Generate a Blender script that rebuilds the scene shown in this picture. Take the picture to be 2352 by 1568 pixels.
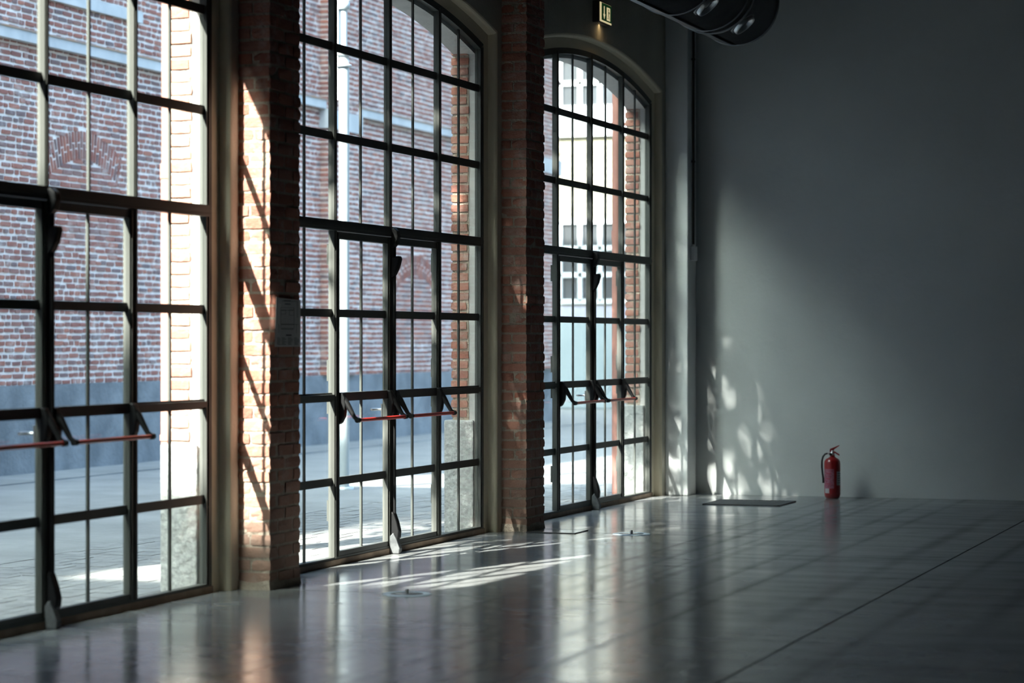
import bpy, math, random
from mathutils import Vector, Matrix
random.seed(7)
D = bpy.data
SC = bpy.context.scene
COL = SC.collection
for o in list(D.objects): D.objects.remove(o)

# ------------------------------------------------------------------ camera, sky, sun, exposure
TH = math.radians(19.22)
cam_d = D.cameras.new('camera'); cam = D.objects.new('camera', cam_d); COL.objects.link(cam)
cam.location = (6.5, 0.0, 1.5); cam.rotation_euler = (math.pi/2, 0, TH)
cam_d.sensor_width = 36; cam_d.lens = 5605/2352*36; cam_d.clip_end = 500
cam_d.dof.use_dof = True; cam_d.dof.focus_distance = 19.0; cam_d.dof.aperture_fstop = 1.9
SC.camera = cam

SUN = Vector((1.0, 2.75, -2.45)).normalized()
world = D.worlds.new('sky'); SC.world = world; world.use_nodes = True
wn = world.node_tree.nodes; wl = world.node_tree.links
for n in list(wn): wn.remove(n)
wo = wn.new('ShaderNodeOutputWorld'); wb = wn.new('ShaderNodeBackground'); ws = wn.new('ShaderNodeTexSky')
ws.sky_type = 'NISHITA'; ws.sun_disc = False
ws.sun_elevation = math.asin(-SUN.z); ws.sun_rotation = math.atan2(-SUN.x, -SUN.y)
ws.air_density = 1.0; ws.dust_density = 8.0; ws.ozone_density = 1.2
wb.inputs['Strength'].default_value = 1.32
wt = wn.new('ShaderNodeMix'); wt.data_type = 'RGBA'; wt.blend_type = 'MULTIPLY'; wt.inputs['Factor'].default_value = 1
wt.inputs['B'].default_value = (.81, 1.02, 1.09, 1); wl.new(ws.outputs[0], wt.inputs['A']); wl.new(wt.outputs['Result'], wb.inputs[0]); wl.new(wb.outputs[0], wo.inputs[0])

sd = D.lights.new('sun', 'SUN'); sd.energy = 33.0; sd.angle = math.radians(0.6); sd.color = (1.0, 0.93, 0.82)
sun = D.objects.new('sun', sd); COL.objects.link(sun); sun.location = (-10, -25, 30)
sun.rotation_euler = SUN.to_track_quat('-Z', 'Y').to_euler()

vs = SC.view_settings
SC.display_settings.display_device = 'sRGB'
vs.view_transform = 'Standard'; vs.look = 'None'; vs.gamma = 1.0; vs.use_curve_mapping = False
vs.exposure = 0.22
SC.cycles.max_bounces = 10; SC.cycles.diffuse_bounces = 5; SC.cycles.transparent_max_bounces = 24
SC.cycles.use_denoising = True
SC.cycles.sample_clamp_indirect = 6.0

# ------------------------------------------------------------------ materials
def mat(name, base, rough=0.8, metal=0.0, spec=0.5, var=None, vscale=3.0, bump=0.0, bscale=40.0, rnd=0.0, coat=0.0, detail=6.0, stretch=None):
    """Principled material with noise mottling between base and var, bump, and per-object random value."""
    m = D.materials.new(name); m.use_nodes = True
    nt = m.node_tree; N = nt.nodes; L = nt.links
    p = N['Principled BSDF']
    p.inputs['Roughness'].default_value = rough; p.inputs['Metallic'].default_value = metal
    p.inputs['Specular IOR Level'].default_value = spec
    if coat: p.inputs['Coat Weight'].default_value = coat
    geo = N.new('ShaderNodeNewGeometry')
    src = geo.outputs['Position']
    if stretch:
        mp = N.new('ShaderNodeMapping'); mp.inputs['Scale'].default_value = stretch
        L.new(src, mp.inputs['Vector']); src = mp.outputs[0]
    col = None
    if var:
        nz = N.new('ShaderNodeTexNoise'); nz.inputs['Scale'].default_value = vscale; nz.inputs['Detail'].default_value = detail
        L.new(src, nz.inputs['Vector'])
        rp = N.new('ShaderNodeValToRGB'); rp.color_ramp.elements[0].position = .35; rp.color_ramp.elements[1].position = .68
        rp.color_ramp.elements[0].color = (*base, 1); rp.color_ramp.elements[1].color = (*var, 1)
        L.new(nz.outputs['Fac'], rp.inputs[0]); col = rp.outputs[0]
    if rnd:
        oi = N.new('ShaderNodeObjectInfo'); hs = N.new('ShaderNodeHueSaturation')
        mr = N.new('ShaderNodeMapRange'); mr.inputs['To Min'].default_value = 1-rnd; mr.inputs['To Max'].default_value = 1+rnd*.6
        L.new(oi.outputs['Random'], mr.inputs['Value']); L.new(mr.outputs[0], hs.inputs['Value'])
        if col: L.new(col, hs.inputs['Color'])
        else: hs.inputs['Color'].default_value = (*base, 1)
        col = hs.outputs[0]
    if col: L.new(col, p.inputs['Base Color'])
    else: p.inputs['Base Color'].default_value = (*base, 1)
    if bump:
        nb = N.new('ShaderNodeTexNoise'); nb.inputs['Scale'].default_value = bscale; nb.inputs['Detail'].default_value = 8
        L.new(geo.outputs['Position'], nb.inputs['Vector'])
        b = N.new('ShaderNodeBump'); b.inputs['Strength'].default_value = bump; b.inputs['Distance'].default_value = 0.02
        L.new(nb.outputs['Fac'], b.inputs['Height']); L.new(b.outputs[0], p.inputs['Normal'])
    return m

def brick_mat(name, cols, white, wscale=9.0, wamt=.5, foot=0):
    """Fired brick: per-object or per-island tone, lime smears, rough surface."""
    m = D.materials.new(name); m.use_nodes = True
    nt = m.node_tree; N = nt.nodes; L = nt.links; p = N['Principled BSDF']; p.inputs['Roughness'].default_value = .9
    geo = N.new('ShaderNodeNewGeometry'); oi = N.new('ShaderNodeObjectInfo')
    add = N.new('ShaderNodeMath'); add.operation = 'ADD'; L.new(oi.outputs['Random'], add.inputs[0]); L.new(geo.outputs['Random Per Island'], add.inputs[1])
    fr = N.new('ShaderNodeMath'); fr.operation = 'FRACT'; L.new(add.outputs[0], fr.inputs[0])
    rp = N.new('ShaderNodeValToRGB'); rp.color_ramp.interpolation = 'LINEAR'
    els = rp.color_ramp.elements
    els[0].color = (*cols[0], 1); els[1].color = (*cols[-1], 1)
    for i, c in enumerate(cols[1:-1]):
        e = els.new((i+1)/(len(cols)-1)); e.color = (*c, 1)
    L.new(fr.outputs[0], rp.inputs[0])
    nz = N.new('ShaderNodeTexNoise'); nz.inputs['Scale'].default_value = wscale; nz.inputs['Detail'].default_value = 8; nz.inputs['Roughness'].default_value = .65
    L.new(geo.outputs['Position'], nz.inputs['Vector'])
    r2 = N.new('ShaderNodeValToRGB'); r2.color_ramp.elements[0].position = .52; r2.color_ramp.elements[1].position = .78
    r2.color_ramp.elements[1].color = (wamt, wamt, wamt, 1)
    L.new(nz.outputs['Fac'], r2.inputs[0])
    mx = N.new('ShaderNodeMix'); mx.data_type = 'RGBA'; L.new(r2.outputs[0], mx.inputs['Factor']); L.new(rp.outputs[0], mx.inputs['A']); mx.inputs['B'].default_value = (*white, 1)
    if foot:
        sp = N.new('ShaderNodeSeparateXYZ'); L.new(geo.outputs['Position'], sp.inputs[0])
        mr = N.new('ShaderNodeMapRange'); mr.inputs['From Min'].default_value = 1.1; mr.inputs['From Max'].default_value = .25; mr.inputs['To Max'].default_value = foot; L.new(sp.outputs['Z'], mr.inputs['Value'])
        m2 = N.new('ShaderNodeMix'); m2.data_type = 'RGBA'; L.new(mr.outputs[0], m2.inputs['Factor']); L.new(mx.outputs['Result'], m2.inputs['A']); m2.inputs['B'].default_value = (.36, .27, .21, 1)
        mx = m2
    L.new(mx.outputs['Result'], p.inputs['Base Color'])
    nb = N.new('ShaderNodeTexNoise'); nb.inputs['Scale'].default_value = 60; nb.inputs['Detail'].default_value = 6
    L.new(geo.outputs['Position'], nb.inputs['Vector'])
    b = N.new('ShaderNodeBump'); b.inputs['Strength'].default_value = .6; b.inputs['Distance'].default_value = .01
    L.new(nb.outputs['Fac'], b.inputs['Height']); L.new(b.outputs[0], p.inputs['Normal'])
    return m

def emis(name, c, s):
    m = D.materials.new(name); m.use_nodes = True; p = m.node_tree.nodes['Principled BSDF']
    p.inputs['Base Color'].default_value = (*c, 1); p.inputs['Emission Color'].default_value = (*c, 1); p.inputs['Emission Strength'].default_value = s
    return m

def glass_mat(name, tint=(.93, .97, .98), amount=1.0):
    m = D.materials.new(name); m.use_nodes = True; nt = m.node_tree; N = nt.nodes; L = nt.links
    for n in list(N): N.remove(n)
    out = N.new('ShaderNodeOutputMaterial'); mx = N.new('ShaderNodeMixShader'); tr = N.new('ShaderNodeBsdfTransparent'); gl = N.new('ShaderNodeBsdfGlossy')
    geo = N.new('ShaderNodeNewGeometry'); dt = N.new('ShaderNodeVectorMath'); dt.operation = 'DOT_PRODUCT'
    L.new(geo.outputs['Normal'], dt.inputs[0]); L.new(geo.outputs['Incoming'], dt.inputs[1])
    def mth(op, a, bb=None, v=None):
        n = N.new('ShaderNodeMath'); n.operation = op; L.new(a, n.inputs[0])
        if v is not None: n.inputs[1].default_value = v
        return n.outputs[0]
    ab = mth('ABSOLUTE', dt.outputs['Value']); iv = N.new('ShaderNodeMath'); iv.operation = 'SUBTRACT'; iv.inputs[0].default_value = 1; L.new(ab, iv.inputs[1])
    pw = mth('POWER', iv.outputs[0], v=5); ml = mth('MULTIPLY', pw, v=.75); fr = N.new('ShaderNodeMath'); fr.operation = 'ADD'; L.new(ml, fr.inputs[0]); fr.inputs[1].default_value = .035
    gl.inputs['Roughness'].default_value = 0.01; tr.inputs['Color'].default_value = (*tint, 1)
    L.new(fr.outputs[0], mx.inputs[0]); L.new(tr.outputs[0], mx.inputs[1]); L.new(gl.outputs[0], mx.inputs[2]); L.new(mx.outputs[0], out.inputs[0])
    return m

def floor_mat():
    m = D.materials.new('polished_concrete'); m.use_nodes = True; nt = m.node_tree; N = nt.nodes; L = nt.links; p = N['Principled BSDF']
    geo = N.new('ShaderNodeNewGeometry')
    def noise(scale, stretch=None, detail=5, rough=.55):
        n = N.new('ShaderNodeTexNoise'); n.inputs['Scale'].default_value = scale; n.inputs['Detail'].default_value = detail; n.inputs['Roughness'].default_value = rough
        if stretch:
            mp = N.new('ShaderNodeMapping'); mp.inputs['Scale'].default_value = stretch; L.new(geo.outputs['Position'], mp.inputs['Vector']); L.new(mp.outputs[0], n.inputs['Vector'])
        else: L.new(geo.outputs['Position'], n.inputs['Vector'])
        return n.outputs['Fac']
    def ramp(src, a, b, ca, cb):
        r = N.new('ShaderNodeValToRGB'); r.color_ramp.elements[0].position = a; r.color_ramp.elements[1].position = b
        r.color_ramp.elements[0].color = (*ca, 1); r.color_ramp.elements[1].color = (*cb, 1); L.new(src, r.inputs[0]); return r.outputs[0]
    def mul(a, b, f=1.0):
        x = N.new('ShaderNodeMix'); x.data_type = 'RGBA'; x.blend_type = 'MULTIPLY'; x.inputs['Factor'].default_value = f
        L.new(a, x.inputs['A']); L.new(b, x.inputs['B']); return x.outputs['Result']
    base = ramp(noise(1.1), .3, .7, (.255, .26, .26), (.35, .355, .35))
    sep = N.new('ShaderNodeSeparateXYZ'); L.new(geo.outputs['Position'], sep.inputs[0])
    def lines(axis, span, items, dark):
        mm = N.new('ShaderNodeMath'); mm.operation = 'DIVIDE'; L.new(sep.outputs[axis], mm.inputs[0]); mm.inputs[1].default_value = span
        rp = N.new('ShaderNodeValToRGB'); e = rp.color_ramp.elements
        e[0].position = 0; e[0].color = (1,1,1,1); e[1].position = 1; e[1].color = (1,1,1,1)
        for (c, wd) in items:
            for (q, col) in ((c-wd, 1), (c, dark), (c+wd, 1)):
                k = e.new(q/span); k.color = (col, col, min(1, col*1.03), 1)
        L.new(mm.outputs[0], rp.inputs[0]); return rp.outputs[0]
    # old partition tracks: narrow dark lines along the hall, fading in and out
    tracks = lines('X', 9.0, [(1.73,.035),(1.96,.05),(2.17,.03),(2.30,.05),(2.66,.045),(2.95,.05),(3.50,.09),(4.12,.06),(4.6,.10)], .36)
    cross = lines('Y', 25.0, [(11.2,.10),(12.45,.05),(13.12,.025),(14.95,.02),(16.8,.03),(19.6,.12),(20.7,.05)], .70)
    wear = ramp(noise(1.0, (1.2, .3, 1), 3, .5), .34, .58, (.22, .22, .22), (1, 1, 1))
    wear2 = ramp(noise(1.0, (.4, 3.0, 1), 4, .6), .40, .60, (.0, .0, .0), (1, 1, 1))
    def fade(colr, fac):
        x = N.new('ShaderNodeMix'); x.data_type = 'RGBA'; L.new(fac, x.inputs['Factor']); x.inputs['A'].default_value = (1,1,1,1); L.new(colr, x.inputs['B']); return x.outputs['Result']
    tracks = fade(tracks, wear); cross = fade(cross, wear2)
    broad = ramp(noise(1.0, (1.5, .10, 1), 4, .65), .38, .52, (.66, .68, .72), (1, 1, 1))
    blot = ramp(noise(.8, (1.0, 1.6, 1), 8, .72), .34, .47, (.60, .61, .64), (1, 1, 1))
    scuff = ramp(noise(3.5, (.5, 3.0, 1), 6, .7), .28, .50, (.80, .80, .82), (1, 1, 1))
    stripes = mul(mul(tracks, cross), blot)
    c = mul(mul(mul(base, stripes, .95), broad, .8), scuff, .8)
    L.new(c, p.inputs['Base Color'])
    rr = ramp(noise(2.0, (.6, 2.2, 1), 4, .5), .3, .75, (.13, .13, .13), (.21, .21, .21))
    ad = N.new('ShaderNodeMath'); ad.operation = 'MULTIPLY_ADD'; L.new(stripes, ad.inputs[0]); ad.inputs[1].default_value = -.14; ad.inputs[2].default_value = .14
    a2 = N.new('ShaderNodeMath'); a2.operation = 'ADD'; L.new(ad.outputs[0], a2.inputs[0]); L.new(rr, a2.inputs[1]); mi = N.new('ShaderNodeMath'); mi.operation = 'MINIMUM'; mi.inputs[1].default_value = .262; L.new(a2.outputs[0], mi.inputs[0]); L.new(mi.outputs[0], p.inputs['Roughness'])
    sp = N.new('ShaderNodeMath'); sp.operation = 'MULTIPLY'; sp.inputs[1].default_value = .55; L.new(stripes, sp.inputs[0]); L.new(sp.outputs[0], p.inputs['Specular IOR Level'])
    nb = noise(3, (1, 2.5, 1), 3, .4); b = N.new('ShaderNodeBump'); b.inputs['Strength'].default_value = .05; b.inputs['Distance'].default_value = .003
    L.new(nb, b.inputs['Height']); L.new(b.outputs[0], p.inputs['Normal'])
    return m

M = dict(
    plaster=mat('painted_plaster', (.56, .52, .43), .8, var=(.64, .60, .51), vscale=1.6, bump=.25, bscale=30),
    endplaster=mat('white_plaster', (.50, .52, .52), .8, var=(.56, .58, .58), vscale=.9, bump=.22, bscale=14),
    pilaster=mat('pilaster_plaster', (.72, .75, .76), .8, var=(.78, .80, .80), vscale=2, bump=.2, bscale=20),
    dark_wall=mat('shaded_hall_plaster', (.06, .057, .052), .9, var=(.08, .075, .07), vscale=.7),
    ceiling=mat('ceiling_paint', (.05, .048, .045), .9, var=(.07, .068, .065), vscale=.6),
    reveal=mat('bounce_lit_reveal', (.80, .72, .55), .6, bump=.1, bscale=30),  # wall plaster made brighter on the reveals; bounce light put into its colour
    outplaster=mat('outer_plaster', (.58, .56, .53), .9, var=(.48, .46, .44), vscale=4, bump=.5, bscale=25),
    granite=mat('rough_granite', (.34, .34, .33), .9, var=(.50, .50, .48), vscale=38, bump=1.0, bscale=22),
    mortar=mat('interior_mortar', (.40, .33, .26), .95, var=(.52, .44, .36), vscale=12, bump=.9, bscale=45),
    outmortar=mat('lime_mortar', (.70, .62, .57), .95, var=(.80, .72, .67), vscale=5, bump=.8, bscale=35),
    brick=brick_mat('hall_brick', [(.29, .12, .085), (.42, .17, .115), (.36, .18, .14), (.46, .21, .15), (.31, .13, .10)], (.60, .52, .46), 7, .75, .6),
    outbrick=brick_mat('courtyard_brick', [(.17, .078, .07), (.27, .10, .075), (.23, .085, .065), (.33, .125, .085), (.15, .10, .10), (.25, .115, .09)], (.56, .50, .46), 5, .6),
    stucco=mat('plinth_render', (.12, .13, .14), .95, var=(.22, .23, .24), vscale=2.2, bump=.6, bscale=20, detail=9),
    ledge=mat('stone_ledge', (.40, .40, .40), .9, var=(.52, .51, .50), vscale=3),
    rust=mat('rusty_flashing', (.34, .20, .12), .8, var=(.25, .2, .18), vscale=5),
    metal=mat('grey_green_frame_paint', (.078, .082, .075), .45, var=(.095, .096, .088), vscale=2, spec=.25),
    sill=mat('stone_threshold', (.24, .17, .12), .8, var=(.32, .235, .17), vscale=9, bump=.2),
    black=mat('black_plastic', (.010, .010, .011), .5, spec=.25),
    chrome=mat('brushed_steel', (.55, .55, .55), .3, metal=.9, bump=.05),
    latch=mat('worn_cast_metal', (.10, .105, .11), .5, metal=.2, var=(.16, .165, .17), vscale=30),
    steel=mat('matt_steel', (.42, .46, .48), .45, metal=.35, var=(.5, .53, .55), vscale=30),
    redbar=mat('red_push_bar_paint', (.62, .035, .02), .3, coat=.3),
    glass=glass_mat('window_glass'),
    floor=floor_mat(),
    joint=mat('joint_filler', (.05, .05, .05), .9),
    ground=mat('lane_concrete', (.17, .17, .165), .9, var=(.23, .23, .22), vscale=1.2, bump=.4, bscale=10, detail=9),
    setts=mat('stone_paver', (.16, .16, .155), .85, var=(.24, .24, .23), vscale=5, bump=.3, bscale=30),
    pipe=mat('oxide_red_pipe', (.33, .15, .12), .5, var=(.40, .19, .15), vscale=6),
    pole=mat('galvanised_pole', (.33, .37, .39), .45, metal=.2, var=(.38, .42, .44), vscale=8),
    ring=mat('satin_aluminium', (.66, .76, .82), .4),
    paper=mat('white_paper', (.60, .59, .58), .8),
    ink=mat('printed_ink', (.10, .10, .11), .8),
    duct=mat('spiral_duct_steel', (.20, .21, .22), .42, metal=.35, var=(.26, .27, .28), vscale=4),
    nozzle=mat('nozzle_steel', (.62, .63, .64), .28, metal=.8),
    extred=mat('extinguisher_red', (.26, .010, .012), .28, coat=.5),
    sticker=mat('white_sticker', (.36, .35, .37), .5),
    sticker_ink=mat('sticker_print', (.30, .05, .08), .5),
    rubber=mat('black_rubber', (.015, .015, .015), .5),
    white_box=mat('white_plastic_box', (.84, .85, .86), .5),
    conduit=mat('dark_conduit', (.06, .06, .06), .5),
    grille=mat('grille_metal', (.13, .135, .14), .5),
    sunwall=mat('pale_yellow_wall', (.24, .215, .15), .9, var=(.29, .265, .20), vscale=4),
    paint=mat('white_window_paint', (.55, .57, .58), .5),
    farglass=mat('far_window_glass', (.035, .037, .04), .25, var=(.06, .065, .075), vscale=.8, spec=.6),
    bluewall=mat('pale_blue_render', (.19, .225, .235), .9, var=(.22, .255, .265), vscale=1.5),
    greyband=mat('grey_purple_render', (.28, .27, .32), .9),
    exitface=emis('sign_light', (.95, .80, .45), .55),
    exitgreen=emis('sign_green', (.012, .07, .02), .25),
    bark=mat('bark', (.14, .11, .08), .9), leaf=mat('leaf', (.10, .16, .05), .7),
    roof=mat('clay_roof', (.30, .15, .10), .9),
)

# ------------------------------------------------------------------ mesh helpers
class MB:
    def __init__(s): s.v = []; s.f = []; s.sm = []
    def add(s, vs, fs, smooth=False):
        o = len(s.v); s.v += [tuple(v) for v in vs]; s.f += [tuple(i+o for i in f) for f in fs]; s.sm += [smooth]*len(fs); return s
    def box(s, x0, x1, y0, y1, z0, z1):
        return s.add([(x0,y0,z0),(x1,y0,z0),(x1,y1,z0),(x0,y1,z0),(x0,y0,z1),(x1,y0,z1),(x1,y1,z1),(x0,y1,z1)],
                     [(0,3,2,1),(4,5,6,7),(0,1,5,4),(1,2,6,5),(2,3,7,6),(3,0,4,7)])
    def tube(s, pts, r, n=12, cap=True, rs=None):
        pts = [Vector(p) for p in pts]; vs = []; fs = []
        up = Vector((0,0,1)); prev = None
        for i, p in enumerate(pts):
            if i == 0: t = pts[1]-pts[0]
            elif i == len(pts)-1: t = pts[-1]-pts[-2]
            else: t = (pts[i+1]-p).normalized()+(p-pts[i-1]).normalized()
            t.normalize()
            if prev is None:
                a = up if abs(t.z) < .9 else Vector((1,0,0)); u = t.cross(a).normalized()
            else: u = (prev - t*prev.dot(t)).normalized()
            w = t.cross(u); prev = u; rr = rs[i] if rs else r
            for k in range(n):
                a = 2*math.pi*k/n; vs.append(p+u*math.cos(a)*rr+w*math.sin(a)*rr)
        for i in range(len(pts)-1):
            for k in range(n):
                a=i*n+k; b=i*n+(k+1)%n; fs.append((a,b,b+n,a+n))
        s.add(vs, fs, True)
        if cap:
            s.add(vs[:n], [tuple(reversed(range(n)))]); s.add(vs[-n:], [tuple(range(n))])
        return s
    def lathe(s, prof, c=(0,0,0), n=28, axis='Z'):
        vs=[]; fs=[]
        for r, h in prof:
            for k in range(n):
                a=2*math.pi*k/n
                q=(r*math.cos(a), r*math.sin(a), h)
                if axis=='Y': q=(q[0], q[2], q[1])
                if axis=='X': q=(q[2], q[0], q[1])
                vs.append((c[0]+q[0], c[1]+q[1], c[2]+q[2]))
        for i in range(len(prof)-1):
            for k in range(n):
                a=i*n+k; b=i*n+(k+1)%n; fs.append((a,b,b+n,a+n))
        return s.add(vs, fs, True)
    def prism(s, poly, axis, a, b):
        """poly: 2D points; extruded along axis from a to b. axis X -> (y,z); Y -> (x,z); Z -> (x,y)"""
        def P(q, t): return {'X': (t,q[0],q[1]), 'Y': (q[0],t,q[1]), 'Z': (q[0],q[1],t)}[axis]
        n=len(poly); vs=[P(q,a) for q in poly]+[P(q,b) for q in poly]
        return s.add(vs, [tuple(range(n)), tuple(range(2*n-1,n-1,-1))]+[(i,i+n,(i+1)%n+n,(i+1)%n) for i in range(n)])
    def mesh(s, name, m):
        me = D.meshes.new(name); me.from_pydata(s.v, [], s.f); me.materials.append(m)
        me.polygons.foreach_set('use_smooth', s.sm)
        me.update()
        return me
    def obj(s, name, m, parent=None, loc=(0,0,0), fix=True):
        import bmesh
        me = s.mesh(name, m)
        if fix:
            bm = bmesh.new(); bm.from_mesh(me); bmesh.ops.recalc_face_normals(bm, faces=bm.faces); bm.to_mesh(me); bm.free()
        return link(name, me, parent, loc)
def link(name, me, parent=None, loc=(0,0,0)):
    o = D.objects.new(name, me); COL.objects.link(o); o.location = loc
    if parent: o.parent = parent
    return o
def tag(o, label=None, cat=None, kind=None, group=None):
    if label: o['label'] = label
    if cat: o['category'] = cat
    if kind: o['kind'] = kind
    if group: o['group'] = group
    return o
def empty(name, loc=(0,0,0), rz=0):
    o = D.objects.new(name, None); COL.objects.link(o); o.location = loc; o.rotation_euler.z = rz; o.empty_display_size=.2; return o
KIDS = {}
def copy_tree(o, parent=None):
    c = o.copy(); COL.objects.link(c); c.parent = parent
    for ch in [x for x in D.objects if x.parent == o]: copy_tree(ch, c)
    return c
def bevel(o, w, seg=2):
    b = o.modifiers.new('bevel', 'BEVEL'); b.width = w; b.segments = seg; b.limit_method = 'ANGLE'; return o

def brick_mesh(seed, m, rough=.07):
    """A worn unit brick: 26 vertices, 48 triangles, rounded irregular arrises."""
    r = random.Random(seed); idx = {}; vs = []
    g = (-.5, 0, .5)
    for i in range(3):
        for j in range(3):
            for k in range(3):
                if (i,j,k) == (1,1,1): continue
                e = (i!=1)+(j!=1)+(k!=1)
                sh = {1: 1.0, 2: .985, 3: .955}[e]
                jt = rough*.5
                v = [g[i]*sh, g[j]*sh, g[k]*sh]
                v = [a+r.uniform(-jt, jt)*(.35 if e==1 else 1)*(1 if abs(a)>.01 else 1.5)*.6 for a in v]
                idx[(i,j,k)] = len(vs); vs.append(v)
    fs = []
    for ax in range(3):
        for side in (0,2):
            for a in range(2):
                for b in range(2):
                    def K(p,q):
                        t=[0,0,0]; t[ax]=side; o=[x for x in range(3) if x!=ax]; t[o[0]]=p; t[o[1]]=q; return idx[tuple(t)]
                    q=[K(a,b),K(a+1,b),K(a+1,b+1),K(a,b+1)]
                    if (side==2) == (ax==1): q.reverse()
                    fs.append(q)
    mb = MB(); mb.add(vs, fs); return mb.mesh('brick', m)
BR = [brick_mesh(i, M['brick'], .07) for i in range(10)]
BRO = [brick_mesh(50+i, M['outbrick'], .12) for i in range(10)]
def put_brick(parent, lib, x0, x1, y0, y1, z0, z1, name='brick'):
    o = D.objects.new(name, random.choice(lib)); COL.objects.link(o); o.parent = parent
    o.location = ((x0+x1)/2, (y0+y1)/2, (z0+z1)/2); o.scale = (x1-x0, y1-y0, z1-z0); return o
def join_brick(mb, lib, x0, x1, y0, y1, z0, z1, rot=0):
    me = random.choice(lib); cx,cy,cz=(x0+x1)/2,(y0+y1)/2,(z0+z1)/2; sx,sy,sz=x1-x0,y1-y0,z1-z0
    c, s_ = math.cos(rot), math.sin(rot)
    vs=[]
    for v in me.vertices:
        y, z = v.co.y*sy, v.co.z*sz
        vs.append((cx+v.co.x*sx, cy+y*c-z*s_, cz+y*s_+z*c))
    mb.add(vs, [tuple(p.vertices) for p in me.polygons])

# ------------------------------------------------------------------ layout constants
P = 4.78; YC = [11.25, 16.03, 20.81]; YE = 23.30; ZT = 6.2; XW = .07; XR = 15.0; YB = -9.0
def arch(w, zs, zc, y):
    s = zc-zs; R = (w*w+s*s)/(2*s); return zc-R+math.sqrt(max(R*R-y*y, 0))
NA = 28
def ring(w, zs, zc):
    pts = [(-w, 0.0)]
    for i in range(NA+1):
        y = -w+2*w*i/NA; pts.append((y, arch(w, zs, zc, y)))
    pts.append((w, 0.0)); return pts

# ------------------------------------------------------------------ window wall
RINGS = [(-.23, 1.88, 3.745, 3.99), (-.05, 1.88, 3.745, 3.99), (-.05, 1.94, 3.825, 4.075), (.0, 1.94, 3.825, 4.075),
         (.0, 2.04, 3.91, 4.16), (.045, 2.045, 3.914, 4.165), (.058, 2.05, 3.92, 4.17), (.066, 2.057, 3.927, 4.178), (XW, 2.068, 3.937, 4.19)]
w = MB()
for yc in YC:
    rs = [[(x, yc+y, z) for (y, z) in ring(hw, zs, zc)] for (x, hw, zs, zc) in RINGS]
    n = len(rs[0])
    for a, b in zip(rs, rs[1:]):
        w.add(a+b, [(i, i+1, i+1+n, i+n) for i in range(n-1)])
    for (r, x) in ((rs[0], -.23), (rs[-1], XW)):
        hb = P/2
        for i in range(1, n-2):
            p, q = r[i], r[i+1]
            w.add([p, q, (x, q[1], ZT), (x, p[1], ZT)], [(0,1,2,3)])
        for sgn, e in ((-1, 0), (1, n-1)):
            y0 = r[e][1]; y1 = yc+sgn*hb; zs = r[1 if e==0 else n-2][2]
            w.add([(x,y0,0),(x,y1,0),(x,y1,zs),(x,y0,zs)], [(0,1,2,3)])
            w.add([(x,y0,zs),(x,y1,zs),(x,y1,ZT),(x,y0,ZT)], [(0,1,2,3)])
y0 = YC[0]-P/2; y1 = YC[-1]+P/2
for x in (-.23, XW):
    w.add([(x,YB,0),(x,y0,0),(x,y0,ZT),(x,YB,ZT)], [(0,1,2,3)])
    w.add([(x,y1,0),(x,YE,0),(x,YE,ZT),(x,y1,ZT)], [(0,1,2,3)])
w.add([(-.23,YB,ZT),(XW,YB,ZT),(XW,YE,ZT),(-.23,YE,ZT)], [(0,1,2,3)])
wall_left = w.obj('wall_left', M['plaster'], fix=False)
tag(wall_left, 'cream plastered wall holding the three arched steel windows', 'wall', 'structure')
wall_left.data.materials.append(M['outplaster']); wall_left.data.materials.append(M['reveal'])
for p in wall_left.data.polygons:
    if p.center.x < -.045: p.material_index = 1
    elif -.001 < p.center.x < XW-.0005 and p.center.z < 5: p.material_index = 2

# outer reveals: brick strip with granite foot, right of each window
for yc in YC:
    yj = yc+1.88
    z = .90
    k = 0
    while z < 3.80:
        x1 = -.105+random.uniform(-.012, .008)
        put_brick(wall_left, BR, -.245, x1, yj-.016+random.uniform(-.004,.004), yj+.06, z+.008, z+.064)
        z += .0765; k += 1
    st = MB().box(-.30, -.055, yj-.03, yj+.45, 0, .885).obj('foot_stone', M['granite'], wall_left); bevel(st, .012)
    MB().box(-.235, -.10, yj-.006, yj+.06, .885, 3.80).obj('mortar_bed', M['mortar'], wall_left)
# outer brick arrises seen on the street side of each opening
fb = MB()
for yc in YC:
    z = .9
    k = 0
    while z < 6.0:
        for sgn in (-1, 1):
            if z < 3.75:
                L_ = .22 if k % 2 else .11
                ya, yb = sorted((yc+sgn*1.885, yc+sgn*(1.885+L_)))
                join_brick(fb, BR, -.245, -.14, ya, yb, z+.008, z+.064)
        z += .0765; k += 1
o = fb.obj('corner_bricks', M['brick'], wall_left, fix=False); o['kind'] = 'stuff'

# upper storey of the hall over the windows, outside
up = MB().box(-.23, 0.0, YB, YE, ZT, 7.6).obj('parapet', M['outplaster'], wall_left)

# ------------------------------------------------------------------ other shell
wf = MB().box(-.23, XR+.3, YE, YE+.3, 0, ZT+.3).obj('wall_far', M['endplaster']); tag(wf, 'white end wall of the hall washed by soft blue daylight', 'wall', 'structure')
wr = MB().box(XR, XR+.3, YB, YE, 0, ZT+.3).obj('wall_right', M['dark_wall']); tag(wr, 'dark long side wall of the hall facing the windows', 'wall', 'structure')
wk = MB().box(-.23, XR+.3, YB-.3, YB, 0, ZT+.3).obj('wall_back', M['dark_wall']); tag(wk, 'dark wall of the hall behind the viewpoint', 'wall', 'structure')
ce = MB().box(-.23, XR, YB, YE, ZT, ZT+.3).obj('ceiling', M['ceiling']); tag(ce, 'dim flat ceiling high over the hall', 'ceiling', 'structure')

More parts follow.
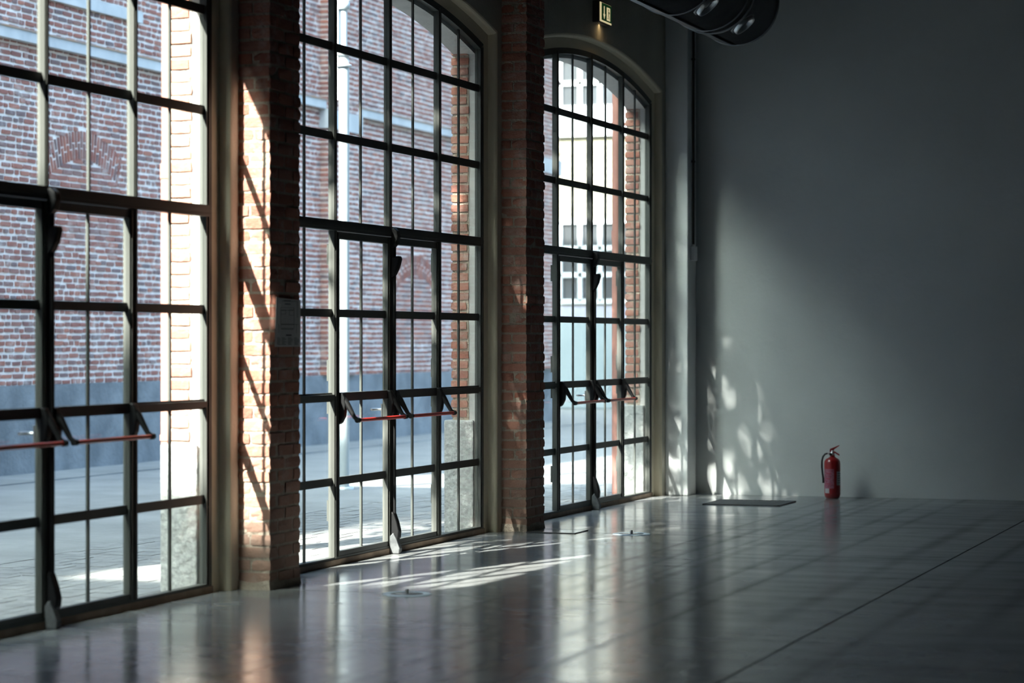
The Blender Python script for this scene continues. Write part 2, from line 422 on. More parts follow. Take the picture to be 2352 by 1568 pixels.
fl = MB().box(-.05, XR, YB, YE, -.25, -.012).obj('floor', M['joint']); tag(fl, 'polished grey concrete floor with saw-cut joints', 'floor', 'structure')
xs = [-.02, 3.82, 7.64, 11.4, XR]; ys = [YB, -5.62, -.84, 3.94, 8.72, 13.50, 18.28, YE]
g = .007
for i in range(len(xs)-1):
    for j in range(len(ys)-1):
        MB().box(xs[i]+(g if i else 0), xs[i+1]-g, ys[j]+g, ys[j+1]-g, -.012, 0).obj('floor_slab', M['floor'], fl)
# window thresholds between floor and frame are part of the windows themselves

# ------------------------------------------------------------------ brick piers
def pier(yc, label):
    ya = yc-.225; yb = yc+.22
    t = empty('brick_pier', (XW, yc, 0)); tag(t, label, 'pier', 'structure')
    xo, yo = XW, yc
    def B(x0,x1,y0,y1,z0,z1): put_brick(t, BR, x0-xo, x1-xo, y0-yo, y1-yo, z0, z1)
    MB().box(.0, .2035, ya+.006-yo, yb-.006-yo, 0, ZT).obj('mortar_core', M['mortar'], t)
    rest = MB()
    z = .035; k = 0; c = .0765
    while z < ZT-.09:
        zz0, zz1 = z+.006, z+.068
        j = lambda: random.uniform(-.004, .004)
        if k % 2 == 0:
            L_ = [(XW, .28+j(), ya+j(), ya+.115), (.165, .28+j(), ya+.128, ya+.335), (.165, .28+j(), ya+.348, yb+j())]
        else:
            s_ = .155+random.uniform(-.02, .02)
            L_ = [(XW, s_, ya+j(), ya+.11), (s_+.012, .28+j(), ya+j(), ya+.215), (.165, .28+j(), ya+.228, yb+j())]
        if z > 4.45:
            for (a,b,d,e) in L_: join_brick(rest, BR, a-xo, b-xo, d-yo, e-yo, zz0, zz1)
        else:
            for (a,b,d,e) in L_: B(a,b,d,e,zz0,zz1)
        z += c; k += 1
    o = rest.obj('upper_bricks', M['brick'], t, fix=False); o['kind'] = 'stuff'
    # rough cement skirt at the foot
    f = MB(); random.seed(int(yc*10))
    pts=[]
    for (x,y) in ((0,ya-.012),(.10,ya-.016),(.214,ya-.008),(.217,yc),(.214,yb+.010),(0,yb+.012)):
        pts.append((x+random.uniform(-.004,.004), y-yo))
    n=len(pts); vs=[(x,y,0) for x,y in pts]+[(x*(.96),y*.97,.05+random.uniform(-.01,.012)) for x,y in pts]
    f.add(vs, [(i,(i+1)%n,(i+1)%n+n,i+n) for i in range(n)]+[tuple(range(n,2*n))])
    f.obj('cement_skirt', M['mortar'], t)
    return t
pier(13.635, 'brick pier between the first and second windows, with a paper notice on it')
pier(18.415, 'brick pier with glowing orange bricks between the second and third windows')
p3 = MB().box(XW, .30, 22.98, YE, 0, ZT).obj('wall_pilaster', M['pilaster']); tag(p3, 'smooth white plastered pilaster in the corner beside the third window', 'pilaster', 'structure'); bevel(p3, .01)

# ------------------------------------------------------------------ arched steel windows with double doors
XF0, XF1 = -.048, 0.0
ROWS_L = [.06, .56, 1.127, 1.69, 2.245]; ROWS_U = [2.31, 2.877, 3.476]
def a_in(y): return arch(1.88, 3.785, 4.035, max(-1.88, min(1.88, y)))
def make_window():
    t = empty('window_1', (0,0,0))
    # outer frame: side posts, sill, curved head
    f = MB()
    f.box(XF0, XF1, -1.94, -1.872, 0, 3.80); f.box(XF0, XF1, 1.872, 1.94, 0, 3.80)
    MB().box(XF0-.004, XF1+.010, -1.94, 1.94, 0, .040).obj('sill', M['sill'], t)
    f.box(XF0-.004, XF1+.004, -1.872, 1.872, .040, .056)
    r1 = ring(1.94, 3.825, 4.075)[1:-1]; r2 = [(y*1.872/1.94, arch(1.9, 3.775, 4.025, y*1.872/1.94)) for y, z in r1]
    n = len(r1)
    for i in range(n-1):
        a,b,c,d = r1[i], r1[i+1], r2[i+1], r2[i]
        f.add([(XF0,*a),(XF0,*b),(XF0,*c),(XF0,*d),(XF1,*a),(XF1,*b),(XF1,*c),(XF1,*d)], [(0,1,2,3),(7,6,5,4),(3,2,6,7),(0,4,5,1)])
    # raised bead
    f.box(-.008, .006, -1.915, -1.893, .05, 3.79); f.box(-.008, .006, 1.893, 1.915, .05, 3.79)
    f.obj('outer_frame', M['metal'], t)
    MB().box(XF0, .010, -1.9, 1.9, 2.243, 2.312).box(.0, .016, -1.9, 1.9, 2.262, 2.292).obj('transom', M['metal'], t)
    def vpost(y, wd, z0, z1, x0=-.042, x1=.002, name='mullion', par=t):
        return MB().box(x0, x1, y-wd/2, y+wd/2, z0, z1).box(x1, x1+.006, y-wd/4, y+wd/4, z0, z1).obj(name, M['metal'], par)
    for y in (-.98, .98): vpost(y, .042, .05, 2.245)
    for y in (-.98, 0, .98): vpost(y, .045, 2.31, a_in(y)+.02)
    for y in (-1.44, -.49, .49, 1.44):
        MB().box(-.031, -.017, y-.010, y+.010, 2.31, a_in(y)+.01).obj('glazing_bar', M['metal'], t)
    for y in (-1.44, 1.44):
        MB().box(-.031, -.017, y-.010, y+.010, .05, 2.245).obj('glazing_bar', M['metal'], t)
    cols = [(-1.872,-1.001), (-.959,-.0225), (.0225,.959), (1.001,1.872)]
    for z in (2.877, 3.476):
        for (a,b) in cols: MB().box(-.032, -.016, a, b, z-.028, z+.028).obj('glazing_bar', M['metal'], t)
    for (a,b) in (cols[0], cols[3]):
        for z, h in ((.56,.027), (1.127,.03), (1.69,.027)):
            q = MB().box(-.032, -.016, a, b, z-h, z+h)
            if z == 1.127: q.box(-.032, .004, a, b, z-h+.012, z+h-.012)
            q.obj('glazing_bar', M['metal'], t)
    # panes
    def pane(y0, y1, z0, z1, par, curved=False):
        x0, x1 = -.027, -.021
        if not curved: MB().box(x0, x1, y0, y1, z0, z1).obj('pane', M['glass'], par)
        else:
            n = 6; top = [(y0+(y1-y0)*i/n) for i in range(n+1)]
            poly = [(y0,z0),(y1,z0)]+[(y, a_in(y)-.005) for y in reversed(top)]
            MB().prism(poly, 'X', x0, x1).obj('pane', M['glass'], par)
    halves = [(-1.872,-1.451),(-1.429,-1.001),(-.957,-.501),(-.479,-.0225),(.0225,.479),(.501,.957),(1.001,1.429),(1.451,1.872)]
    for (a,b) in halves:
        pane(a,b,2.31,2.853,t); pane(a,b,2.901,3.452,t); pane(a,b,3.50,4,t,True)
    for (a,b) in (halves[0],halves[1],halves[6],halves[7]):
        for z0,z1 in ((.052,.538),(.582,1.10),(1.154,1.668),(1.712,2.243)): pane(a,b,z0,z1,t)
    # door leaves
    for s in (-1, 1):
        a, b = sorted((s*.004, s*.955))
        q = MB(); x0, x1 = -.040, .000
        q.box(x0,x1,a,a+.045,.056,2.238); q.box(x0,x1,b-.045,b,.056,2.238)
        q.box(x0,x1,a,b,.056,.090); q.box(x0,x1,a,b,2.19,2.238)
        q.box(x0,.008,a,b,1.098,1.156)
        q.box(-.032,-.016,a,b,.533,.587); q.box(-.032,-.016,a,b,1.663,1.717)
        q.box(x1,x1+.007,a+.012,a+.03,.06,2.23); q.box(x1,x1+.007,b-.03,b-.012,.06,2.23)
        leaf = q.obj('door_leaf', M['metal'], t)
        m = (a+b)/2
        MB().box(-.031, -.017, m-.010, m+.010, .06, 2.2).obj('glazing_bar', M['metal'], leaf)
        for (u,v_) in ((a+.045, m-.011), (m+.011, b-.045)):
            for z0,z1 in ((.090,.538),(.582,1.098),(1.156,1.668),(1.712,2.19)): pane(u,v_,z0,z1,leaf)
        for zh in (.30, 1.02, 1.24, 2.02):
            MB().box(-.060,-.046, s*.968-.004, s*.968+.004, zh, zh+.13).tube([(-.060, s*.968, zh-.005),(-.060, s*.968, zh+.135)], .008, 8).obj('hinge', M['metal'], leaf)
        # panic device: housing, curved arm at each end, red push bar
        bar = MB().tube([(.135, s*.075, .972), (.135, s*.90, .972)], .0125, 14).obj('panic_bar', M['redbar'], t)
        bar['label'] = 'red push bar held by two black arms'
        for y in (s*.055, s*.915):
            h = MB()
            prof = [(.0,1.16),(.028,1.155),(.044,1.12),(.05,1.07),(.042,1.0),(.02,.955),(.0,.94)]
            h.prism(prof, 'Y', y-.026, y+.026)
            hh = h.obj('arm_housing', M['black'], bar); hh.location.x = .004; bevel(hh, .008, 2)
            am = MB().tube([(.028,y,1.115),(.055,y,1.085),(.085,y,1.035),(.112,y,.990),(.137,y,.972)], .014, 10, rs=[.022,.021,.017,.014,.016])
            am.tube([(.137,y-.018,.972),(.137,y+.018,.972)], .0175, 12)
            am.obj('lever_arm', M['black'], bar)
    # vertical latch rods at the meeting stiles
    rod = MB().box(.010, .034, .004, .030, .13, 2.20).obj('latch_rod', M['black'], t); bevel(rod, .006)
    def cover(prof, m=M['black']):
        c = MB().prism(prof, 'Y', -.018, .044).obj('latch_cover', m, rod); bevel(c, .010, 3)
    cover([(.01,2.30),(.03,2.305),(.058,2.28),(.064,2.24),(.05,2.19),(.028,2.165),(.01,2.16)])
    cover([(.01,2.10),(.07,2.105),(.076,2.08),(.060,2.02),(.034,1.97),(.01,1.95)])
    cover([(.01,.30),(.03,.29),(.055,.22),(.070,.16),(.066,.11),(.04,.09),(.01,.09)])
    c = MB().prism([(.01,.125),(.035,.15),(.062,.10),(.085,.04),(.08,.004),(.01,.002)], 'Y', -.040, .012).obj('floor_latch', M['latch'], rod); bevel(c, .006)
    # outer lever and lock rose on the street side of the left leaf
    lv = MB().tube([(-.048,-.03,1.02),(-.10,-.03,1.02),(-.105,-.10,1.02)], .009, 8).box(-.054,-.046,-.046,-.014,.95,1.06)
    lv.obj('outer_handle', M['chrome'], t)
    return t
win = make_window()
win.location.y = YC[0]
tag(win, 'nearest arched steel window with double doors, cut off by the left edge', 'window', 'structure')
w2 = copy_tree(win); w2.name = 'window_2'; w2.location.y = YC[1]
tag(w2, 'middle arched steel window with double doors and bright red push bars', 'window', 'structure')
w3 = copy_tree(win); w3.name = 'window_3'; w3.location.y = YC[2]
tag(w3, 'farthest arched steel window with double doors, next to the end wall', 'window', 'structure')

# ------------------------------------------------------------------ things inside
# paper evacuation plan on the first pier
def notice():
    yc = 13.638; n = 10; W = .405; H = .30
    def X(u): return .287 + .022*max(0, (.35-u))**1.5/(.35**1.5)
    t = empty('paper_notice', (0,0,0)); tag(t, 'white paper floor plan notice taped to the brick pier left of the middle window', 'notice')
    mb = MB(); z0 = 1.468
    for side in (0, .0012):
        vs=[]
        for j in (0,1):
            for i in range(n+1):
                u=i/n; vs.append((X(u)+side, yc-W/2+W*u+(.0 if j else -.022*(1-u)), z0+j*H-.012*u*j*1.0))
        mb.add(vs, [(i,i+1,i+n+2,i+n+1) for i in range(n)], True)
    mb.obj('sheet', M['paper'], t, fix=False)
    pr = MB()
    def bar(u0,u1,v0,v1):
        um=(u0+u1)/2; x=X(um)+.0018
        pr.box(x, x+.0006, yc-W/2+W*u0, yc-W/2+W*u1, z0+H*v0, z0+H*v1)
    bar(.12,.92,.925,.932); bar(.38,.62,.93,.945); bar(.42,.62,.86,.88)
    for (a,b,c,d) in ((.25,.75,.74,.80),(.25,.45,.66,.74),(.58,.75,.64,.76),(.25,.75,.45,.46),(.12,.90,.455,.462),(.30,.72,.35,.38),(.25,.255,.35,.8),(.75,.755,.35,.8),(.86,.90,.60,.92),(.14,.146,.28,.46),(.84,.846,.28,.46)):
        if (b-a)*(d-c) > .004:
            bar(a,b,c,c+.006); bar(a,b,d-.006,d); bar(a,a+.004,c,d); bar(b-.004,b,c,d)
        else: bar(a,b,c,d)
    for i in range(6):
        u=.29+.075*i; bar(u,u+.02,.735,.75); bar(u+.01,u+.03,.36,.375)
    bar(.46,.66,.22,.25)
    for col in range(4):
        for r in range(6): bar(.07+col*.23, .07+col*.23+random.uniform(.10,.19), .175-r*.027, .185-r*.027)
    pr.obj('printed_plan', M['ink'], t)
notice()

# fire extinguisher
def extinguisher():
    t = empty('fire_extinguisher', (1.715, 23.02, 0), math.radians(12)); tag(t, 'red fire extinguisher with black hose standing on the floor by the end wall', 'fire extinguisher')
    R=.077
    MB().lathe([(0,0),(.055,0),(.066,.008),(.075,.03),(R,.05),(R,.335),(.074,.358),(.06,.378),(.035,.392),(.024,.40),(.022,.415),(0,.415)], n=36).obj('cylinder', M['extred'], t)
    v = MB().lathe([(0,.41),(.02,.41),(.02,.435),(.014,.44),(.014,.462),(0,.462)], n=16)
    v.tube([(0,0,.43),(-.045,-.0,.432)], .009, 10); v.obj('valve', M['chrome'], t)
    MB().lathe([(0,0),(.013,0),(.013,.012),(0,.014)], (-.018,-.03,.425), 14, 'Y').obj('gauge', M['black'], t)
    MB().prism([(-.026,.445),(-.022,.475),(.01,.488),(.066,.512),(.068,.505),(.02,.472),(.008,.455),(.012,.445)], 'Y', -.011, .011).obj('top_lever', M['extred'], t)
    MB().prism([(.0,.445),(.022,.452),(.066,.425),(.070,.412),(.062,.412),(.022,.437),(.0,.43)], 'Y', -.010, .010).obj('carry_handle', M['extred'], t)
    MB().tube([(-.045,0,.432),(-.068,-.004,.425),(-.088,-.008,.40),(-.098,-.01,.36),(-.099,-.01,.30),(-.093,-.012,.24),(-.086,-.014,.19),(-.083,-.016,.15)], .0085, 10, rs=[.008,.0085,.009,.009,.009,.009,.010,.012]).obj('hose', M['rubber'], t)
    def wrap(a0,a1,z0,z1,name,m,dr=.0008):
        n=10; vs=[]
        for z in (z0,z1):
            for i in range(n+1):
                a=math.radians(a0+(a1-a0)*i/n); vs.append(((R+dr)*math.cos(a),(R+dr)*math.sin(a),z))
        MB().add(vs,[(i,i+1,i+n+2,i+n+1) for i in range(n)],True).obj(name,m,t)
    wrap(-58,-10,.130,.262,'data_label',M['sticker'])
    wrap(-165,-78,.10,.285,'instruction_label',mat('faded_pink_label',(.30,.12,.17),.5,var=(.22,.04,.07),vscale=60))
    wrap(-150,-112,.055,.10,'inspection_tag',M['sticker'],.0012)
    for k in range(5): wrap(-52,-16,.245-.022*k-.006,.245-.022*k,'label_print',M['ink'],.0014)
    for k in range(3): wrap(-140,-100,.25-.05*k-.012,.25-.05*k,'label_print',M['sticker_ink'],.0014)
extinguisher()

# exit sign above the third window
def exit_sign():
    t = empty('exit_sign', (XW, 20.80, 4.42)); tag(t, 'small lit green exit sign with an arrow above the farthest window', 'exit sign')
    hw, hh, d = .17, .085, .06
    bevel(MB().box(0, d, -hw-.03, hw+.01, -hh-.012, hh+.012).obj('housing', M['conduit'], t), .006)
    MB().box(d, d+.004, -hw, hw, -hh, hh).obj('lit_face', M['exitface'], t)
    MB().box(d+.004, d+.006, -hw+.040, hw-.004, -hh+.014, hh-.002).obj('green_panel', M['exitgreen'], t)
    x0, x1 = d+.006, d+.0075
    ar = MB().box(x0,x1,-.066,-.046,-.012,.058)
    ar.prism([(-.086,-.012),(-.026,-.012),(-.056,-.058)], 'X', x0, x1); ar.obj('arrow', M['exitface'], t)
    dr = MB().box(x0,x1,.02,.12,-.058,.058).obj('door_symbol', M['exitface'], t)
    x0, x1 = d+.0075, d+.009
    mn = MB().prism([(.070+.010*math.cos(a*.785), .038+.010*math.sin(a*.785)) for a in range(8)], 'X', x0, x1)
    mn.prism([(.060,.025),(.082,.025),(.080,-.010),(.064,-.010)], 'X', x0, x1)
    mn.prism([(.064,-.010),(.074,-.008),(.056,-.034),(.040,-.036),(.040,-.042),(.060,-.042)], 'X', x0, x1)
    mn.prism([(.070,-.010),(.080,-.010),(.094,-.030),(.092,-.052),(.086,-.052),(.084,-.032)], 'X', x0, x1)
    mn.prism([(.082,.024),(.104,.010),(.102,.004),(.080,.014)], 'X', x0, x1)
    mn.obj('running_figure', M['exitgreen'], t)
    ld = D.lights.new('sign_lamp', 'AREA'); ld.shape='RECTANGLE'; ld.size=.25; ld.size_y=.03; ld.energy=.12; ld.color=(1,.72,.36)
    lo = D.objects.new('sign_lamp', ld); COL.objects.link(lo); lo.parent=t; lo.location=(.045,0,-hh-.02); lo.rotation_euler=(0,math.radians(12),0)
exit_sign()

# conduit and junction box in the corner
ct = empty('cable_conduit', (.30, 23.13, 2.35)); tag(ct, 'thin dark vertical conduit ending in a small white box in the far corner', 'conduit')
MB().tube([(.016,0,.10),(.016,0,3.85)], .011, 10).obj('conduit_tube', M['conduit'], ct)
for z in (.9, 1.9, 2.9): MB().box(0,.03,-.018,.018,z,z+.02).obj('clip', M['conduit'], ct)
bevel(MB().box(0,.045,-.05,.05,-.06,.08).obj('junction_box', M['white_box'], ct), .006)
MB().tube([(.02,0,.08),(.02,0,.10)], .014, 10).obj('gland', M['white_box'], ct)

# ventilation duct with jet nozzles
def duct():
    XC, ZC, R, Y1, Y0 = .96, 4.675, .40, 22.35, 4.0
    t = empty('ventilation_duct', (XC, Y1, ZC)); tag(t, 'large round metal ventilation duct with jet nozzles under the ceiling', 'duct')
    pr = [(0,0),(R*.97,0),(R,-.02)]
    y = -.02; i = 0
    while y > Y0-Y1:
        pr += [(R, y), (R, y-.55)]; y -= .55
    L_ = [(r, h) for r, h in pr]
    MB().lathe(L_, n=48, axis='Y').obj('tube', M['duct'], t)
    y = -.06
    while y > Y0-Y1+.3:
        MB().lathe([(R,y),(R+.008,y-.004),(R+.008,y-.022),(R,y-.026)], n=48, axis='Y').obj('seam_ring', M['duct'], t); y -= 1.12
    # nozzles on the flank facing the hall
    for k in range(10):
        yn = -.85-k*1.3
        a = math.radians(-50)
        d = Vector((math.cos(a), 0, math.sin(a)))
        bm = MB().lathe([(.112,-.04),(.110,.02),(.104,.034),(.096,.034),(.090,.018),(.066,-.015),(.046,-.035),(.042,.0),(.030,.008),(0,.010)], n=28, axis='Z')
        o = bm.obj('jet_nozzle', M['nozzle'], t); o.location = (d.x*(R-.0), yn, d.z*(R-.0))
        o.rotation_euler = d.to_track_quat('Z', 'Y').to_euler()
        f = MB().lathe([(.13,-.06),(.128,-.004),(.112,.0),(.112,-.05)], n=28).obj('nozzle_collar', M['duct'], o)
    for yh in (-1.0, -4.0, -7.0, -10., -13.):
        MB().lathe([(R+.002,yh),(R+.012,yh),(R+.012,yh-.04),(R+.002,yh-.04)], n=48, axis='Y').box(-.01,.01,yh-.03,yh-.01,R,ZT-ZC).obj('hanger', M['duct'], t)
duct()

# floor fittings
def floor_plate(x, y, label):
    t = empty('floor_socket', (x, y, 0)); tag(t, label, 'floor socket', group='round floor sockets on the joints')
    MB().lathe([(.098,.0005),(.100,.004),(.145,.004),(.149,.0005)], n=48).obj('steel_ring', M['ring'], t)
    MB().lathe([(0,.0025),(.098,.0025),(.098,.0005)], n=40).obj('lid', M['floor'], t)
    for a in (20, 200): 
        c,s=math.cos(math.radians(a)),math.sin(math.radians(a))
        MB().lathe([(0,.0035),(.014,.0035),(.014,.001)], (.078*c,.078*s,0), 14).obj('lid_hole', M['rubber'], t)
    MB().lathe([(0,.030),(.009,.030),(.011,.027),(.011,.001)], n=14).obj('lifting_pin', M['chrome'], t)
floor_plate(1.14, 13.48, 'round steel floor socket on the joint in front of the near pier')
floor_plate(1.12, 18.26, 'round steel floor socket on the joint in front of the second pier')
t = empty('floor_hatch', (.50, 18.30, 0)); tag(t, 'flat square metal floor hatch at the foot of the second pier', 'hatch')
MB().box(-.19,.19,-.165,.165,0.0005,.006).obj('hatch_plate', M['floor'], t)
hf=MB(); hf.box(-.20,.20,-.175,-.169,0,.007); hf.box(-.20,.20,.169,.175,0,.007); hf.box(.194,.20,-.175,.175,0,.007); hf.box(-.20,-.194,-.175,.175,0,.007); hf.obj('hatch_rim', M['rubber'], t)
t = empty('floor_grille', (1.13, 22.10, 0)); tag(t, 'dark slotted metal floor grille near the end wall', 'grille')
gf=MB(); gf.box(-.36,.36,-.35,-.33,0,.010); gf.box(-.36,.36,.33,.35,0,.010); gf.box(-.36,-.34,-.35,.35,0,.010); gf.box(.34,.36,-.35,.35,0,.010); gf.box(-.35,.35,-.34,.34,0.0005,.002); gf.obj('grille_frame', M['conduit'], t)
sl = MB().box(-.012,.012,-.33,.33,.002,.009).mesh('slat', M['grille'])
for k in range(17): link('slat', sl, t, (-.32+k*.04, 0, 0))

# ------------------------------------------------------------------ outside: lane
gd = MB().box(-40, -.05, -30, 90, -.30, -.02).obj('ground', M['ground']); tag(gd, 'pale concrete lane outside the windows', 'ground', 'structure')
pv = MB(); random.seed(3)
x = -.30; row = 0
while x > -2.30:
    y = 8.6 + (row % 3)*.07
    while y < 34:
        l = random.uniform(.16, .24)
        dz = random.uniform(-.002, .002)
        pv.box(x-.106, x-.002, y, y+l-.004, -.03, -.015+dz); y += l
    x -= .108; row += 1
o = pv.obj('pavers', M['setts'], gd, fix=False); o['kind'] = 'stuff'
tr = MB().box(-2.36, -2.30, 8, 40, -.03, -.014).obj('kerb_strip', M['setts'], gd)
MB().box(-7.9, -7.0, 8, 43.7, -.03, -.005).obj('gutter_strip', M['ground'], gd)

# downpipes on the hall front
def downpipe(x, y, label):
    t = empty('drainpipe', (x, y, 0)); tag(t, label, 'drainpipe')
    MB().tube([(0,0,-.02),(0,0,2.53)], .05, 18).obj('lower_pipe', M['pipe'], t)
    MB().tube([(0,0,2.56),(0,0,7.4)], .046, 18).obj('upper_pipe', M['pipe'], t)
    MB().tube([(0,0,2.49),(0,0,2.58)], .054, 18).obj('joint_collar', M['pipe'], t)
    for z in (.9, 3.6): MB().box(.03,.11,-.012,.012,z,z+.03).tube([(0,0,z-.003),(0,0,z+.033)], .056, 16).obj('wall_clip', M['pipe'], t)
downpipe(-.362, 13.34, 'rust-red drainpipe outside, beside the nearest window and its sunlit brick')
downpipe(-.362, 22.79, 'dark drainpipe outside, seen through the farthest window')

# lamp pole in the lane
t = empty('street_pole', (-3.38, 23.1, -.02)); tag(t, 'pale blue-white metal pole standing in the lane behind the middle window', 'pole')
MB().tube([(0,0,0),(0,0,4.33)], .054, 20).obj('lower_tube', M['pole'], t)
MB().tube([(.0,0,4.3),(.0,0,6.6)], .034, 16).obj('upper_tube', M['pole'], t)
MB().lathe([(.034,4.33),(.075,4.335),(.078,4.36),(.05,4.37),(.05,4.45),(.078,4.46),(.078,4.49),(.034,4.50)], n=20).box(-.09,.09,-.03,.03,4.47,4.50).obj('clamp_ring', M['steel'], t)
MB().box(-.07,-.05,-.03,.03,4.0,5.2).obj('bracket_strap', M['steel'], t)
MB().lathe([(.034,4.92),(.06,4.93),(.06,5.02),(.034,5.03)], n=20).box(-.08,.09,-.025,.025,5.02,5.05).obj('upper_clamp', M['steel'], t)
MB().lathe([(0,.03),(.10,.03),(.10,0)], n=20).obj('base_flange', M['steel'], t)

# ------------------------------------------------------------------ outside: long brick building across the lane
XO = -7.9
bd = empty('brick_building', (XO, 22.0, 0)); tag(bd, 'long red brick building with grey rendered plinth across the lane', 'building')
oy = 22.0
def BX(name, m, x0,x1,y0,y1,z0,z1): return MB().box(x0-XO,x1-XO,y0-oy,y1-oy,z0,z1).obj(name, m, bd)
BX('wall', M['outmortar'], XO-8, XO-.012, 6, 43.7, 0, 8.3)
BX('upper_wall', M['outmortar'], XO-8, XO-.03, 14.0, 43.7, 8.3, 11.2)
BX('upper_eaves', M['ledge'], XO-8.1, XO+.3, 13.9, 43.9, 11.2, 11.4)
BX('plinth', M['stucco'], XO-.3, XO+.035, 6, 43.72, -.02, 1.0)
BX('eaves', M['ledge'], XO-8.1, XO+.3, 6, 14.0, 8.3, 8.5)
BX('stone_ledge', M['ledge'], XO-.1, XO+.10, 6, 43.75, 4.90, 5.02)
BX('ledge_flashing', M['rust'], XO-.1, XO+.115, 6, 43.76, 5.02, 5.04)
BX('upper_ledge', M['ledge'], XO-.1, XO+.05, 24.4, 27.2, 5.46, 5.60)
PIL = [(32.8, 34.0, .12), (41.0, 43.7, .12)]
for (a,b,d) in PIL:
    BX('pilaster', M['outmortar'], XO-.05, XO+d-.012, a+.012, b-.012, 1.0, 8.3)
    BX('pilaster_cap', M['ledge'], XO-.05, XO+d+.03, a-.04, b+.04, 4.62, 4.90)
def proud(y):
    for a,b,d in PIL:
        if a-.001 <= y <= b+.001: return d
    return 0
# relieving arch over a walled-up opening: (centre y, crown z of intrados, half span)
ARCH = [(25.82, 3.66, .88), (36.6, 2.55, .9)]
def in_arch(y, z):
    for yc, zc, hs in ARCH:
        if abs(y-yc) < hs:
            zi = zc-.26*((y-yc)/hs)**2
            if zi < z < zi+.36: return 1
            if zi-1.0 < z <= zi: return 2
    return 0
near = []; far_mb = MB()
random.seed(11)
z = 1.0; k = 0; cz = .0745
while z < 7.9:
    y = 20.5-random.uniform(0, .2)
    while y < 43.68:
        zm = z+.035
        reg = in_arch(y+.08, zm)
        if reg == 1: y += .05; continue
        if reg == 2: l = .235; mj = .013; dz = 0
        else:
            l = random.choice((.10,.10,.115,.19,.215,.225)) + random.uniform(-.015,.015); mj = random.uniform(.018,.036); dz = random.uniform(-.004,.004)
        ye = min(y+l, 43.69)
        for a,b,d in PIL:
            if y < a < ye: ye = a-.004
            if y < b < ye: ye = b-.002
        if ye-y > .04:
            x1 = XO + proud((y+ye)/2) + random.uniform(-.003,.003)
            hb = .055 if reg == 2 else random.uniform(.042, .053)
            q = (x1-.06, x1, y, ye-mj*.3, z+.006+dz, z+.006+dz+hb)
            if y > 22.5 and y < 24.0 and z < 5.4 and len(near) < 300: near.append(q)
            else: join_brick(far_mb, BRO, *q, rot=random.uniform(-.02,.02))
        y = ye+mj*.7
    z += cz; k += 1
for q in near: put_brick(bd, BRO, q[0]-XO, q[1]-XO, q[2]-oy, q[3]-oy, q[4], q[5])
# pilaster side faces and quoins
z = 1.0
while z < 7.9:
    for a,b,d in PIL:
        join_brick(far_mb, BRO, XO-.01, XO+d, a-.004, a+.03, z+.010, z+.060)
    z += cz
o = far_mb.obj('bricks', M['outbrick'], None, fix=False); 
for v in o.data.vertices: v.co.x -= XO; v.co.y -= oy
o.parent = bd; o['kind'] = 'stuff'
# arch bricks, set on end
for (yc, zc, hs) in ARCH:
    n = 27
    for i in range(n):
        y = yc-hs+2*hs*(i+.5)/n; zi = zc-.26*((y-yc)/hs)**2
        ang = -math.atan2(y-yc, 2.2)*.9
        if i % 2: segs = ((.01,.20),(.215,.345))
        else: segs = ((.01,.13),(.145,.345))
        for (a,b) in segs:
            o = D.objects.new('arch_brick', random.choice(BRO)); COL.objects.link(o); o.parent = bd
            zc_ = zi+(a+b)/2; o.location = (-.03, y-oy+math.sin(-ang)*((a+b)/2-.17)*1.0, zc_); o.scale = (.066, .036, b-a); o.rotation_euler = (ang,0,0)
# drainpipe on that building
dp = MB().tube([(.09, 30.62-oy, .0), (.09, 30.62-oy, 7.9)], .045, 14).obj('drainpipe', mat('dark_pipe', (.07,.075,.08), .6), bd)
# taller block and cross wing closing the lane on the sunny side (outside the frame, cast the shade edge)
tb = MB().box(XO-9, XO, -3.9, 5.95, 0, 15.8).obj('tall_block', M['outbrick']); tag(tb, 'tall brick block beyond the left edge of the view', 'building')
MB().box(XO-9.1, XO+.12, -3.88, 5.95, 15.5, 15.8).obj('cornice', M['ledge'], tb)
cw = MB().box(XO, -.25, -14, -3.9, 0, 15.8).obj('cross_wing', M['outbrick']); tag(cw, 'brick wing crossing the lane behind the viewpoint', 'building')

# trees in the lane beyond the left edge; their crowns dapple the sun on the farther windows
def tree(x, y, h, blobs, n, seed, label):
    r = random.Random(seed)
    t = empty('lane_tree', (x, y, -.02)); tag(t, label, 'tree')
    tk = MB().tube([(0,0,0),(.05,.02,h*.3),(-.03,.05,h*.6),(.02,0,h)], .16, 12, rs=[.19,.16,.13,.06])
    for (bx,by,bz,rx,ry,rz) in blobs:
        tk.tube([(0,.03,h*.5),((bx-x)*.5,(by-y)*.5,(h*.5+bz)/2+.4),(bx-x,by-y,bz)], .05, 7, rs=[.09,.06,.02])
    tk.obj('trunk', M['bark'], t)
    lf = MB(); tot = sum(b[3]*b[4]*b[5] for b in blobs)
    for b in blobs:
        m = int(n*b[3]*b[4]*b[5]/tot); k = 0
        while k < m:
            cx, cy, cz = [r.uniform(-1,1) for _ in range(3)]
            if cx*cx+cy*cy+cz*cz > 1: continue
            cx=b[0]-x+cx*b[3]; cy=b[1]-y+cy*b[4]; cz=b[2]+cz*b[5]
            for q in range(12):
                a = Vector((r.gauss(0,1),r.gauss(0,1),r.gauss(0,1))).normalized(); c = a.cross(Vector((r.gauss(0,1),r.gauss(0,1),r.gauss(0,1)))).normalized()
                p = Vector((cx,cy,cz))+Vector((r.gauss(0,.16),r.gauss(0,.16),r.gauss(0,.12))); l=r.uniform(.08,.13); wd=l*.7
                lf.add([p-a*l, p+c*wd*.6, p+a*l, p-c*wd*.6], [(0,1,2,3)])
            k += 12
    o = lf.obj('foliage', M['leaf'], t, fix=False); o['kind'] = 'stuff'
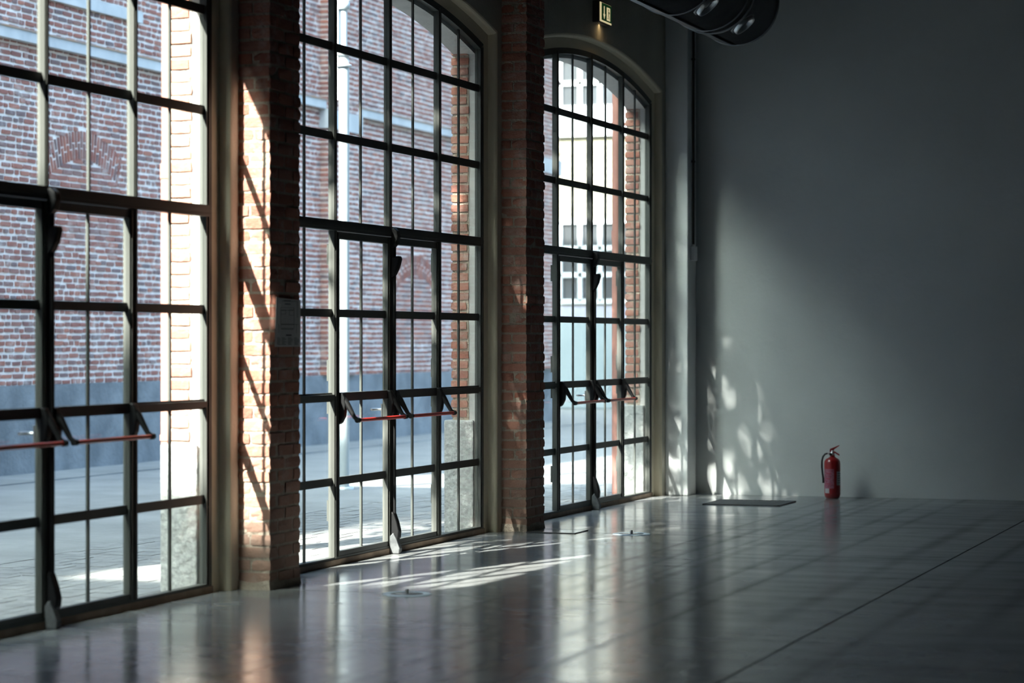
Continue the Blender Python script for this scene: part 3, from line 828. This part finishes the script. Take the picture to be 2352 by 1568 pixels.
tree(-2.6, 11.6, 8.0, [(-2.5,11.1,8.3,1.4,1.7,2.6),(-2.4,14.2,10.6,1.4,1.9,1.9),(-2.4,16.7,8.0,1.0,1.05,2.5)], 14500, 5, 'leafy tree in the lane outside, close to the hall front')
tree(-6.2, 8.0, 10.5, [(-6.2,8.2,11.6,1.2,2.6,1.5),(-6.0,10.8,11.2,1.1,1.2,1.2)], 5000, 6, 'leafy tree across the lane, close to the brick building')

# ------------------------------------------------------------------ outside: sunlit building closing the lane
YS = 52.5
sb = empty('sunlit_building', (-10, YS, 0)); tag(sb, 'sunlit pale building with white gridded windows at the end of the lane', 'building')
def SX(name, m, x0,x1,y0,y1,z0,z1, par=None, lab=None):
    o = MB().box(x0+10,x1+10,y0-YS,y1-YS,z0,z1).obj(name, m, par or sb); return o
SX('wall', M['sunwall'], -24, -1, YS, YS+8, 0, 10.5)
SX('lower_wall', M['bluewall'], -24, -1, YS-.10, YS, 0, 1.98)
SX('lintel_band', M['greyband'], -24, -1, YS-.06, YS, 1.98, 2.30)
SX('sill_ledge', M['paint'], -24, -1, YS-.12, YS, 6.12, 6.70)
SX('roof', M['roof'], -24.5, -.5, YS-.5, YS+8.5, 10.5, 10.8)
# yellow facing bricks of the upper wall
yb_ = MB(); z = 4.36; k = 0
while z < 6.0:
    x = -14+(k%2)*.2
    while x < -6: yb_.box(x+10, x+10+.38, -.02, .0, z, z+.13); x += .40
    z += .15; k += 1
o = yb_.obj('facing_bricks', M['sunwall'], sb, fix=False); o['kind'] = 'stuff'
def farwin(x0, x1, z0, z1, nx, nz, arched=False):
    o = MB().box(x0+10, x1+10, -.04, .0, z0, z1).obj('window_glass', M['farglass'], sb)
    f = MB(); wv = .09
    for i in range(nx+1):
        x = x0+(x1-x0)*i/nx; f.box(x+10-wv/2, x+10+wv/2, -.10, -.03, z0, z1)
    for j in range(nz+1):
        z = z0+(z1-z0)*j/nz; f.box(x0+10-.04, x1+10+.04, -.10, -.03, z-.05, z+.05)
    f.obj('window_grid', M['paint'], o)
for x0 in (-17.4, -14.0, -10.62, -7.2):
    farwin(x0, x0+1.88, 6.76, 9.0, 4, 4)
    farwin(x0, x0+1.88, 2.40, 4.20, 4, 3)
